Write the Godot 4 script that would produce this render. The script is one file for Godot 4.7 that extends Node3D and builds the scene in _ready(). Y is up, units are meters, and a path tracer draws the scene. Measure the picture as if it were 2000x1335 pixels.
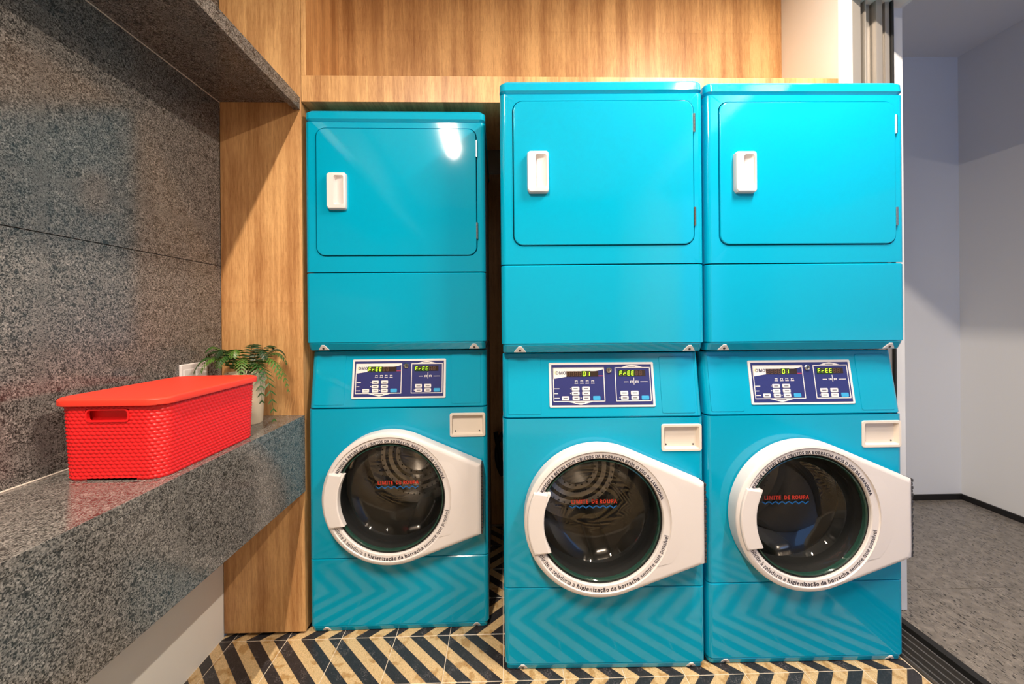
extends Node3D
# Laundry room: three turquoise stacked washer dryers, granite counter, wood niche, corridor at the side.

const F := 800.0                       # focal length in pixels of a 2000 x 1335 picture
const EYE := Vector3(0, 1.18, 0)
const CEIL := 2.72
const PANEL_Z := -1.56                 # front of the wood panelling
const WALL_X := -1.05                  # face of the granite wall
const ROOM_END := 2.6
const COUNTER_END := 1.2
const LAMP := 8.0
const CORRIDOR_X := 2.944
const CORRIDOR_BACK := -2.56
const CORRIDOR_END := 3.0
const CORRIDOR_CEIL := 2.836

var M := {}
var taken := {}
var rng := RandomNumberGenerator.new()

# ---------------------------------------------------------------- mesh builder
class MB:
	var v := PackedVector3Array()
	var t := PackedVector2Array()

	func tri(a: Vector3, b: Vector3, c: Vector3, ta := Vector2.ZERO, tb := Vector2.ZERO, tc := Vector2.ZERO) -> void:
		v.append(a); v.append(b); v.append(c)
		t.append(ta); t.append(tb); t.append(tc)

	func quad(a: Vector3, b: Vector3, c: Vector3, d: Vector3) -> void:      # clockwise seen from outside
		tri(a, b, c); tri(a, c, d)

	func loft(loops: Array, cap_first := false, cap_last := true, closed := true) -> void:
		# loops run counter-clockwise seen from the side they travel towards
		for k in loops.size() - 1:
			var b: PackedVector3Array = loops[k]
			var f: PackedVector3Array = loops[k + 1]
			var n := b.size()
			for j in (n if closed else n - 1):
				var i := (j + 1) % n
				tri(f[j], f[i], b[i]); tri(f[j], b[i], b[j])
		if cap_last: cap(loops[-1], false)
		if cap_first: cap(loops[0], true)

	func cap(loop: PackedVector3Array, flip: bool) -> void:
		var c := Vector3.ZERO
		for p in loop: c += p
		c /= loop.size()
		for j in loop.size():
			var i := (j + 1) % loop.size()
			if flip: tri(c, loop[j], loop[i])
			else: tri(c, loop[i], loop[j])

	func box(c: Vector3, s: Vector3, r := 0.0, n := 1) -> void:
		# box with rounded edges
		var h := s / 2.0
		r = minf(r, minf(h.x, minf(h.y, h.z)) * 0.98)
		var inner := h - Vector3(r, r, r)
		for axis in 3:
			for side in [-1.0, 1.0]:
				var ua: int = (axis + 1) % 3
				var va: int = (axis + 2) % 3
				var us := steps(h[ua], r, n)
				var vs := steps(h[va], r, n)
				var grid := []
				for a in us:
					var row := PackedVector3Array()
					for b in vs:
						var p := Vector3.ZERO
						p[axis] = h[axis] * side; p[ua] = a; p[va] = b
						if r > 0.0:
							var q := p.clamp(-inner, inner)
							p = q + (p - q).normalized() * r
						row.append(p + c)
					grid.append(row)
				for i in us.size() - 1:
					for j in vs.size() - 1:
						if side > 0: quad(grid[i][j], grid[i][j + 1], grid[i + 1][j + 1], grid[i + 1][j])
						else: quad(grid[i][j], grid[i + 1][j], grid[i + 1][j + 1], grid[i][j + 1])

	static func steps(h: float, r: float, n: int) -> PackedFloat32Array:
		var a := PackedFloat32Array()
		if r <= 0.0: return PackedFloat32Array([-h, h])
		for k in n + 1: a.append(-h + r * k / n)
		for k in n + 1: a.append(h - r + r * k / n)
		return a

	func tube(pts: PackedVector3Array, r: float, n := 10, r_end := -1.0) -> void:
		var loops := []
		var up := Vector3(0.12, 0.97, 0.21).normalized()
		for k in pts.size():
			var d := (pts[mini(k + 1, pts.size() - 1)] - pts[maxi(k - 1, 0)]).normalized()
			var x := d.cross(up).normalized()
			var y := x.cross(d).normalized()
			var loop := PackedVector3Array()
			var rr := r if r_end < 0.0 else lerpf(r, r_end, float(k) / (pts.size() - 1))
			for j in n:
				var a := TAU * j / n
				loop.append(pts[k] + (x * cos(a) + y * sin(a)) * rr)
			loops.append(loop)
		loft(loops, true, true)

	func add(m: Mesh, at: Transform3D) -> void:
		for s in m.get_surface_count():
			var arr := m.surface_get_arrays(s)
			var p: PackedVector3Array = arr[Mesh.ARRAY_VERTEX]
			var idx = arr[Mesh.ARRAY_INDEX]
			if idx == null or idx.size() == 0:
				for i in p.size(): v.append(at * p[i]); t.append(Vector2.ZERO)
			else:
				for i in idx: v.append(at * p[i]); t.append(Vector2.ZERO)

	func mesh(crease := 35.0) -> ArrayMesh:
		var limit := cos(deg_to_rad(crease))
		var faces := v.size() / 3
		var fn := PackedVector3Array(); fn.resize(faces)
		var fu := PackedVector3Array(); fu.resize(faces)
		var at := {}
		var keys := []
		keys.resize(v.size())
		for f in faces:
			var n := (v[f * 3 + 2] - v[f * 3]).cross(v[f * 3 + 1] - v[f * 3])
			fn[f] = n
			fu[f] = n.normalized()
			for k in 3:
				var key := Vector3i((v[f * 3 + k] * 20000.0).round())
				keys[f * 3 + k] = key
				if at.has(key): at[key].append(f)
				else: at[key] = [f]
		var norm := PackedVector3Array(); norm.resize(v.size())
		for i in v.size():
			var f := i / 3
			var u := fu[f]
			var sum := Vector3.ZERO
			for g in at[keys[i]]:
				if fu[g].dot(u) > limit: sum += fn[g]
			norm[i] = sum.normalized() if sum.length() > 0.0 else Vector3.UP
		var arr := []
		arr.resize(Mesh.ARRAY_MAX)
		arr[Mesh.ARRAY_VERTEX] = v
		arr[Mesh.ARRAY_NORMAL] = norm
		arr[Mesh.ARRAY_TEX_UV] = t
		var m := ArrayMesh.new()
		m.add_surface_from_arrays(Mesh.PRIMITIVE_TRIANGLES, arr)
		return m

# ---------------------------------------------------------------- nodes
func numbered(called: String) -> String:
	if not taken.has(called):
		taken[called] = 0
		return called
	taken[called] += 1
	return "%s_%03d" % [called, taken[called]]

func part(called: String, mb: MB, m: Material, parent: Node3D, crease := 35.0) -> MeshInstance3D:
	return placed(called, mb.mesh(crease), m, parent)

func placed(called: String, mesh: Mesh, m: Material, parent: Node3D) -> MeshInstance3D:
	var o := MeshInstance3D.new()
	o.name = numbered(called) if parent == self else called
	o.mesh = mesh
	o.material_override = m
	parent.add_child(o, true)
	return o

func thing(called: String, label: String, category: String, at := Vector3.ZERO, turn := 0.0, group := "") -> Node3D:
	var o := Node3D.new()
	o.name = numbered(called)
	add_child(o, true)
	o.position = at
	o.rotation.y = turn
	tag(o, label, category, group)
	return o

func tag(o: Node, label: String, category: String, group := "") -> void:
	o.set_meta("label", label)
	o.set_meta("category", category)
	if group: o.set_meta("group", group)

func struct(called: String, mb: MB, m: Material, label := "", crease := 35.0) -> MeshInstance3D:
	var o := part(called, mb, m, self, crease)
	o.set_meta("kind", "structure")
	if label: o.set_meta("label", label)
	return o

func slab(lo: Vector3, hi: Vector3, r := 0.0, n := 1) -> MB:
	var b := MB.new()
	b.box((lo + hi) / 2.0, hi - lo, r, n)
	return b

func circle(c: Vector3, r: float, n: int) -> PackedVector3Array:
	var a := PackedVector3Array()
	for j in n: a.append(c + Vector3(cos(TAU * j / n), sin(TAU * j / n), 0) * r)
	return a

func lathe(profile: Array, n: int, cap_last := false, c := Vector3.ZERO) -> MB:   # [radius, z] travelling outside -> front -> inside
	var b := MB.new()
	var loops := []
	for p in profile: loops.append(circle(c + Vector3(0, 0, p[1]), p[0], n))
	b.loft(loops, false, cap_last)
	return b

func lathe_y(profile: Array, n: int, c := Vector3.ZERO, cap_last := false) -> MB:  # [radius, y] travelling upward outside
	var b := MB.new()
	var loops := []
	for p in profile:
		var l := PackedVector3Array()
		for j in n: l.append(c + Vector3(cos(TAU * j / n) * p[0], p[1], -sin(TAU * j / n) * p[0]))
		loops.append(l)
	b.loft(loops, false, cap_last)
	return b

func round_rect(x0: float, x1: float, y0: float, y1: float, r: float, n := 6) -> PackedVector2Array:
	var a := PackedVector2Array()
	for q in 4:
		var cx := x1 - r if q == 0 or q == 3 else x0 + r
		var cy := y1 - r if q < 2 else y0 + r
		for k in n + 1:
			var t := PI / 2 * (q + float(k) / n)
			a.append(Vector2(cx + cos(t) * r, cy + sin(t) * r))
	return a

func lift(p: PackedVector2Array, z: float) -> PackedVector3Array:
	var a := PackedVector3Array()
	for q in p: a.append(Vector3(q.x, q.y, z))
	return a

func ray_loop(poly: PackedVector2Array, c: Vector2, angles: PackedFloat32Array, z: float) -> PackedVector3Array:
	var a := PackedVector3Array()
	for t in angles:
		var d := Vector2(cos(t), sin(t))
		var best := 0.0
		for i in poly.size():
			var hit = Geometry2D.segment_intersects_segment(c, c + d * 5.0, poly[i], poly[(i + 1) % poly.size()])
			if hit != null: best = maxf(best, (hit - c).length())
		a.append(Vector3(c.x + d.x * best, c.y + d.y * best, z))
	return a

func angles_for(c: Vector2, polys: Array, n := 72) -> PackedFloat32Array:
	var a := []
	for k in n: a.append(TAU * k / n)
	for p in polys:
		for q in p: a.append(fposmod((q - c).angle(), TAU))
	a.sort()
	var out := PackedFloat32Array()
	for x in a:
		if out.is_empty() or x - out[-1] > 0.0006: out.append(x)
	return out

func plate(poly: PackedVector2Array, z0: float, z1: float, r := 0.0) -> MB:      # convex outline given counter-clockwise
	var b := MB.new()
	if r <= 0.0:
		b.loft([lift(poly, z0), lift(poly, z1)], true, true)
		return b
	var loops := [lift(poly, z0)]
	for k in 5:
		var t := PI / 2 * k / 4.0
		var off: Array = Geometry2D.offset_polygon(poly, -r * (1.0 - cos(t)) - 0.00001)
		var c := Vector2.ZERO
		for q in poly: c += q
		c /= poly.size()
		var pts := PackedVector2Array()
		for q in poly:
			var m: float = r * (1.0 - cos(t))
			pts.append(q - (q - c).normalized() * m)
		loops.append(lift(pts, z1 - r + r * sin(t)))
	b.loft(loops, true, true)
	return b

# ---------------------------------------------------------------- textures and materials
func noise(kind: int, freq: float, sd: int, octaves := 3) -> FastNoiseLite:
	var n := FastNoiseLite.new()
	n.noise_type = kind
	n.frequency = freq
	n.seed = sd
	n.fractal_octaves = octaves
	if octaves <= 1: n.fractal_type = FastNoiseLite.FRACTAL_NONE
	return n

func grey(n: FastNoiseLite, w: int, h: int, to_w: int, to_h: int) -> PackedByteArray:
	var im := n.get_seamless_image(w, h)
	im.convert(Image.FORMAT_L8)
	if w != to_w or h != to_h: im.resize(to_w, to_h, Image.INTERPOLATE_CUBIC)
	return im.get_data()

func wood_texture(sd: int) -> ImageTexture:
	var w := 2048
	var h := 1024
	var low := grey(noise(FastNoiseLite.TYPE_SIMPLEX_SMOOTH, 0.006, sd, 3), w, 24, w, h)
	var mid := grey(noise(FastNoiseLite.TYPE_SIMPLEX_SMOOTH, 0.035, sd + 1, 4), w, 48, w, h)
	var fine := grey(noise(FastNoiseLite.TYPE_SIMPLEX, 0.2, sd + 2, 3), w, 72, w, h)
	var pores := grey(noise(FastNoiseLite.TYPE_SIMPLEX, 0.33, sd + 4, 1), w, 128, w, h)
	var blot := grey(noise(FastNoiseLite.TYPE_SIMPLEX_SMOOTH, 0.006, sd + 3, 4), w, 512, w, h)
	var out := PackedByteArray(); out.resize(w * h * 3)
	var light := Color8(222, 176, 120)
	var dark := Color8(144, 94, 52)
	for i in w * h:
		var f := 0.36 * low[i] + 0.24 * mid[i] + 0.26 * fine[i] + 0.22 * blot[i]
		f = clampf((f / 255.0 - 0.36) * 1.75, 0.0, 1.0)
		if pores[i] > 190: f += (pores[i] - 190) / 255.0 * 1.1
		f = minf(f, 1.2)
		out[i * 3] = int(lerpf(light.r8, dark.r8, f))
		out[i * 3 + 1] = int(lerpf(light.g8, dark.g8, f))
		out[i * 3 + 2] = int(lerpf(light.b8, dark.b8, f))
	return ImageTexture.create_from_image(Image.create_from_data(w, h, false, Image.FORMAT_RGB8, out))

func cells(freq: float, sd: int) -> FastNoiseLite:
	var n := noise(FastNoiseLite.TYPE_CELLULAR, freq, sd, 1)
	n.cellular_return_type = FastNoiseLite.RETURN_CELL_VALUE
	n.cellular_jitter = 1.0
	return n

func granite_texture() -> ImageTexture:
	var s := 1024                                      # 0.62 m
	var grain := grey(cells(0.3, 11), s, s, s, s)
	var spots := grey(cells(0.16, 12), s, s, s, s)
	var big := grey(cells(0.07, 14), s, s, s, s)
	var soft := grey(noise(FastNoiseLite.TYPE_SIMPLEX, 0.25, 13, 2), s, s, s, s)
	var cloud := grey(noise(FastNoiseLite.TYPE_SIMPLEX, 0.012, 15, 3), s, s, s, s)
	var out := PackedByteArray(); out.resize(s * s * 3)
	for i in s * s:
		var g := 70.0 + 66.0 * grain[i] / 255.0 + 34.0 * (soft[i] / 255.0 - 0.5) + 20.0 * (cloud[i] / 255.0 - 0.5)
		if grain[i] < 60: g -= 24.0
		if spots[i] < 26: g = lerpf(g, 46.0, 0.6)
		if big[i] < 3: g = lerpf(g, 38.0, 0.6)
		if spots[i] > 236: g += 26.0
		out[i * 3] = int(clampf(g * 1.02, 0, 255))
		out[i * 3 + 1] = int(clampf(g * 0.985, 0, 255))
		out[i * 3 + 2] = int(clampf(g * 0.965, 0, 255))
	return ImageTexture.create_from_image(Image.create_from_data(s, s, false, Image.FORMAT_RGB8, out))

func tile_texture(sd: int) -> ImageTexture:
	var s := 256
	var vein := grey(noise(FastNoiseLite.TYPE_SIMPLEX, 0.02, sd, 4), s, s, s, s)
	var fine := grey(noise(FastNoiseLite.TYPE_SIMPLEX, 0.11, sd + 1, 3), s, s, s, s)
	var stain := grey(noise(FastNoiseLite.TYPE_SIMPLEX, 0.009, sd + 2, 4), s, s, s, s)
	var out := PackedByteArray(); out.resize(s * s * 3)
	for y in s:
		for x in s:
			var i := y * s + x
			var u := fposmod((x - y) / float(s) * 2.0, 1.0)             # two dark and two pale bands to a tile
			var black := smoothstep(0.492, 0.508, u) * (1.0 - smoothstep(0.992, 1.0, u))
			var v := absf(vein[i] / 255.0 - 0.5)
			var crack := 1.0 - smoothstep(0.0, 0.018, v)
			var st := smoothstep(0.6, 0.8, stain[i] / 255.0)
			var f := fine[i] / 255.0
			var pale := Vector3(210, 181, 137) * (0.9 + 0.2 * f) - Vector3(60, 75, 85) * (crack * 0.6 + st * 0.9 * f)
			var dark := Vector3(45, 43, 46) * (0.8 + 0.5 * f) + Vector3(95, 88, 84) * (crack * 0.55 + st * 1.2 * maxf(0.0, f - 0.4))
			var c := pale.lerp(dark, black)
			out[i * 3] = int(clampf(c.x, 0, 255)); out[i * 3 + 1] = int(clampf(c.y, 0, 255)); out[i * 3 + 2] = int(clampf(c.z, 0, 255))
	return ImageTexture.create_from_image(Image.create_from_data(s, s, false, Image.FORMAT_RGB8, out))

func fleck_texture() -> ImageTexture:
	var s := 1024
	var flecks := grey(cells(0.16, 31), s, 512, s, s)
	var fine := grey(noise(FastNoiseLite.TYPE_SIMPLEX, 0.3, 32, 2), s, s, s, s)
	var cloud := grey(noise(FastNoiseLite.TYPE_SIMPLEX, 0.012, 33, 3), s, s, s, s)
	var out := PackedByteArray(); out.resize(s * s * 3)
	for i in s * s:
		var g := 124.0 + 40.0 * (fine[i] / 255.0 - 0.5) + 34.0 * (cloud[i] / 255.0 - 0.5)
		if flecks[i] < 16: g *= 0.42
		elif flecks[i] < 40: g *= 0.8
		elif flecks[i] > 240: g *= 1.12
		out[i * 3] = int(clampf(g, 0, 255)); out[i * 3 + 1] = int(clampf(g * 0.95, 0, 255)); out[i * 3 + 2] = int(clampf(g * 0.90, 0, 255))
	return ImageTexture.create_from_image(Image.create_from_data(s, s, false, Image.FORMAT_RGB8, out))

func mat(called: String, c: Color, rough := 0.5, metal := 0.0, spec := 0.5) -> StandardMaterial3D:
	var m := StandardMaterial3D.new()
	m.resource_name = called
	m.albedo_color = c
	m.roughness = rough
	m.metallic = metal
	m.metallic_specular = spec
	M[called] = m
	return m

func mapped(called: String, t: Texture2D, size: float, rough: float, spec := 0.5) -> StandardMaterial3D:
	var m := mat(called, Color.WHITE, rough, 0.0, spec)
	m.albedo_texture = t
	m.uv1_triplanar = true
	m.uv1_world_triplanar = true
	m.uv1_triplanar_sharpness = 20.0
	m.uv1_scale = Vector3.ONE / size
	return m

func materials() -> void:
	mapped("oak", wood_texture(3), 1.25, 0.42)
	mapped("granite", granite_texture(), 0.62, 0.16)
	mapped("flecked_floor", fleck_texture(), 0.75, 0.38)
	for k in 4:
		var t := mat("tile_%d" % k, Color.WHITE, 0.33)
		t.albedo_texture = tile_texture(50 + k * 7)
	mat("grout", Color8(226, 212, 194), 0.9)
	var peel := NoiseTexture2D.new()
	peel.width = 512; peel.height = 512; peel.seamless = true; peel.as_normal_map = true; peel.bump_strength = 2.0
	peel.noise = noise(FastNoiseLite.TYPE_SIMPLEX_SMOOTH, 0.06, 77, 2)
	var teal := mat("turquoise_enamel", Color8(0, 160, 200), 0.07, 0.0, 0.5)
	teal.normal_enabled = true
	teal.normal_texture = peel
	teal.normal_scale = 0.05
	teal.uv1_triplanar = true
	teal.uv1_scale = Vector3.ONE / 0.12
	mat("grey_enamel", Color8(150, 146, 150), 0.35)
	mat("white_plastic", Color8(226, 221, 222), 0.38)
	mat("cream_plastic", Color8(226, 216, 206), 0.45)
	mat("white_wall", Color8(232, 229, 225), 0.9)
	mat("beige_wall", Color8(150, 140, 128), 0.9)
	mat("corridor_paint", Color8(222, 224, 228), 0.9)
	mat("black_rubber", Color8(26, 26, 27), 0.6)
	mat("black_base", Color8(22, 21, 22), 0.5)
	mat("steel", Color8(150, 146, 142), 0.3, 1.0)
	mat("chrome", Color8(205, 205, 205), 0.18, 1.0)
	mat("aluminium", Color8(172, 166, 160), 0.42, 0.55)
	mat("track_metal", Color8(112, 110, 110), 0.42, 0.6)
	mat("dark_aluminium", Color8(74, 74, 78), 0.45, 0.5)
	mat("panel_blue", Color8(44, 50, 112), 0.35)
	mat("print_white", Color8(232, 228, 230), 0.4)
	mat("print_navy", Color8(28, 30, 72), 0.5)
	mat("print_yellow", Color8(214, 205, 90), 0.5)
	mat("print_red", Color8(176, 50, 88), 0.5)
	mat("button_cyan", Color8(60, 165, 222), 0.4)
	mat("display_brown", Color8(52, 40, 34), 0.25)
	mat("display_green", Color8(28, 62, 16), 0.25)
	mat("segment_off", Color8(92, 66, 52), 0.4)
	var seg := mat("segment_glow", Color8(190, 240, 60), 0.4)
	seg.emission_enabled = true
	seg.emission = Color8(176, 255, 40)
	seg.emission_energy_multiplier = 0.9
	mat("rim_green", Color8(36, 66, 58), 0.08)
	mat("limit_red", Color8(226, 62, 40), 0.5)
	mat("limit_blue", Color8(22, 112, 190), 0.5)
	mat("ring_ink", Color8(38, 34, 52), 0.5)
	mat("basket_red", Color8(236, 30, 34), 0.42)
	mat("lid_red", Color8(240, 62, 44), 0.45)
	mat("pot_cream", Color8(206, 188, 164), 0.5)
	mat("soil", Color8(52, 38, 28), 0.95)
	for k in 3:
		var leaf := mat("leaf_%d" % k, [Color8(44, 82, 32), Color8(74, 112, 42), Color8(28, 56, 28)][k], 0.42)
		leaf.backlight_enabled = true
		leaf.backlight = Color8(22, 38, 10)
		leaf.cull_mode = BaseMaterial3D.CULL_DISABLED
	mat("sealant", Color8(214, 204, 194), 0.6)
	var g := mat("glass", Color(0.2, 0.26, 0.25, 0.03), 0.02)
	g.transparency = BaseMaterial3D.TRANSPARENCY_ALPHA
	var lamp := mat("lamp_glow", Color.WHITE, 0.5)
	lamp.emission_enabled = true
	lamp.emission = Color(1.0, 0.9, 0.76)
	lamp.emission_energy_multiplier = 9.0

# ---------------------------------------------------------------- lettering
var font: SystemFont
var bold: SystemFont

func fonts() -> void:
	font = SystemFont.new(); font.font_names = PackedStringArray(["Droid Sans"])
	bold = SystemFont.new(); bold.font_names = PackedStringArray(["Droid Sans"]); bold.font_weight = 700

func glyphs(text: String, f: Font, px: float) -> TextMesh:
	var t := TextMesh.new()
	t.text = text
	t.font = f
	t.font_size = 32
	t.pixel_size = px
	t.depth = 0.0006
	t.curve_step = 4.0
	return t

func arc_text(runs: Array, r: float, mid: float, height: float, inward: bool, z: float) -> MB:
	# runs of [text, font] set round a circle; inward: tops towards the centre (a line along the bottom)
	var b := MB.new()
	var px := height / 23.0
	var chars := []
	var total := 0.0
	for run in runs:
		for ch in run[0]:
			var w: float = run[1].get_string_size(ch, HORIZONTAL_ALIGNMENT_LEFT, -1, 32).x * px * 1.02
			chars.append([ch, run[1], w])
			total += w
	var at := -total / 2.0
	for c in chars:
		var s: float = at + c[2] / 2.0
		at += c[2]
		if c[0] == " ": continue
		var a: float = mid + (s / r if inward else -s / r)
		var turn: float = a + PI / 2 if inward else a - PI / 2
		b.add(glyphs(c[0], c[1], px), Transform3D(Basis(Vector3(0, 0, 1), turn), Vector3(cos(a) * r, sin(a) * r, z)))
	return b

# ---------------------------------------------------------------- the stacked washer dryer
const HW := 0.3375
const DOOR := Vector2(-0.024, 0.534)

func column(y0: float, y1: float, zf0: float, zf1: float, zb: float, hw: float, r: float, e := 0.003) -> MB:
	# a panel with rounded upright edges: a plan outline carried from y0 up to y1, its front moving from zf0 to zf1
	var b := MB.new()
	var loops := []
	for k in 4:
		var y: float = [y0, y0 + e, y1 - e, y1][k]
		var i: float = e * 0.8 if k == 0 or k == 3 else 0.0
		var zf := lerpf(zf0, zf1, (y - y0) / (y1 - y0)) - i
		var l := PackedVector3Array()
		l.append(Vector3(hw - i, y, zb)); l.append(Vector3(-hw + i, y, zb))
		for j in 7:
			var t := PI / 2 * j / 6.0
			l.append(Vector3(-hw + i + r - r * cos(t), y, zf - r + r * sin(t)))
		for j in 7:
			var t := PI / 2 * (6 - j) / 6.0
			l.append(Vector3(hw - i - r + r * cos(t), y, zf - r + r * sin(t)))
		loops.append(l)
	b.loft(loops, true, true)
	return b

func upright_edges(b: MB, y0: float, y1: float, zf: float, zb: float, hw: float, r: float) -> void:
	for s in [1.0, -1.0]:
		var prof := [Vector2(hw, zb)]
		for j in 7: prof.append(Vector2(hw - r + r * cos(PI / 2 * j / 6.0), zf - r + r * sin(PI / 2 * j / 6.0)))
		for k in prof.size() - 1:
			var p: Vector2 = prof[k]
			var q: Vector2 = prof[k + 1]
			var a := Vector3(p.x * s, y0, p.y); var c := Vector3(q.x * s, y0, q.y)
			var d := Vector3(q.x * s, y1, q.y); var f := Vector3(p.x * s, y1, p.y)
			if s > 0: b.quad(a, c, d, f)
			else: b.quad(a, f, d, c)
	# top and bottom returns
	for e in [[y1, 1.0], [y0, -1.0]]:
		var l := PackedVector3Array()
		l.append(Vector3(hw, e[0], zb)); l.append(Vector3(-hw, e[0], zb))
		for j in 7: l.append(Vector3(-hw + r - r * cos(PI / 2 * j / 6.0), e[0], zf - r + r * sin(PI / 2 * j / 6.0)))
		for j in 7: l.append(Vector3(hw - r + r * cos(PI / 2 * (6 - j) / 6.0), e[0], zf - r + r * sin(PI / 2 * (6 - j) / 6.0)))
		for j in l.size() - 2:
			if e[1] > 0: b.tri(l[0], l[j + 2], l[j + 1])
			else: b.tri(l[0], l[j + 1], l[j + 2])

func holed_face(b: MB, rect: Rect2, hole: PackedVector2Array, z: float, depth: float) -> void:
	var c := Vector2.ZERO
	for q in hole: c += q
	c /= hole.size()
	var corners := PackedVector2Array([rect.position, Vector2(rect.end.x, rect.position.y), rect.end, Vector2(rect.position.x, rect.end.y)])
	var an := angles_for(c, [corners, hole], 24)
	b.loft([ray_loop(corners, c, an, z), ray_loop(hole, c, an, z), ray_loop(hole, c, an, z - depth)], false, false)

func disc2(c: Vector2, r: float, n: int) -> PackedVector2Array:
	var a := PackedVector2Array()
	for j in n: a.append(c + Vector2(cos(TAU * j / n), sin(TAU * j / n)) * r)
	return a

func seven(text: String, cells_n: int, at: Vector2, cell: Vector2, lit: MB, off: MB) -> void:
	var on := {"0": "abcdef", "1": "bc", "F": "aefg", "r": "eg", "E": "adefg", " ": ""}
	for i in cells_n:
		var ch := text[i] if i < text.length() else " "
		var used: String = on[ch]
		var o := at + Vector2(cell.x * (i + 0.5), 0)
		var w := cell.x * 0.56
		var h := cell.y
		var th := cell.x * 0.17
		for s in "abcdefg":
			var c: Vector2 = {"a": Vector2(0, h / 2), "b": Vector2(w / 2, h / 4), "c": Vector2(w / 2, -h / 4), "d": Vector2(0, -h / 2), "e": Vector2(-w / 2, -h / 4), "f": Vector2(-w / 2, h / 4), "g": Vector2.ZERO}[s]
			var size := Vector3(w - th * 0.3, th, 0.0006) if s in "adg" else Vector3(th, h / 2 - th * 0.3, 0.0006)
			var p := Vector3(o.x + c.x + c.y * 0.09, o.y + c.y, 0.0049)
			(lit if s in used else off).box(p, size)

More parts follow.
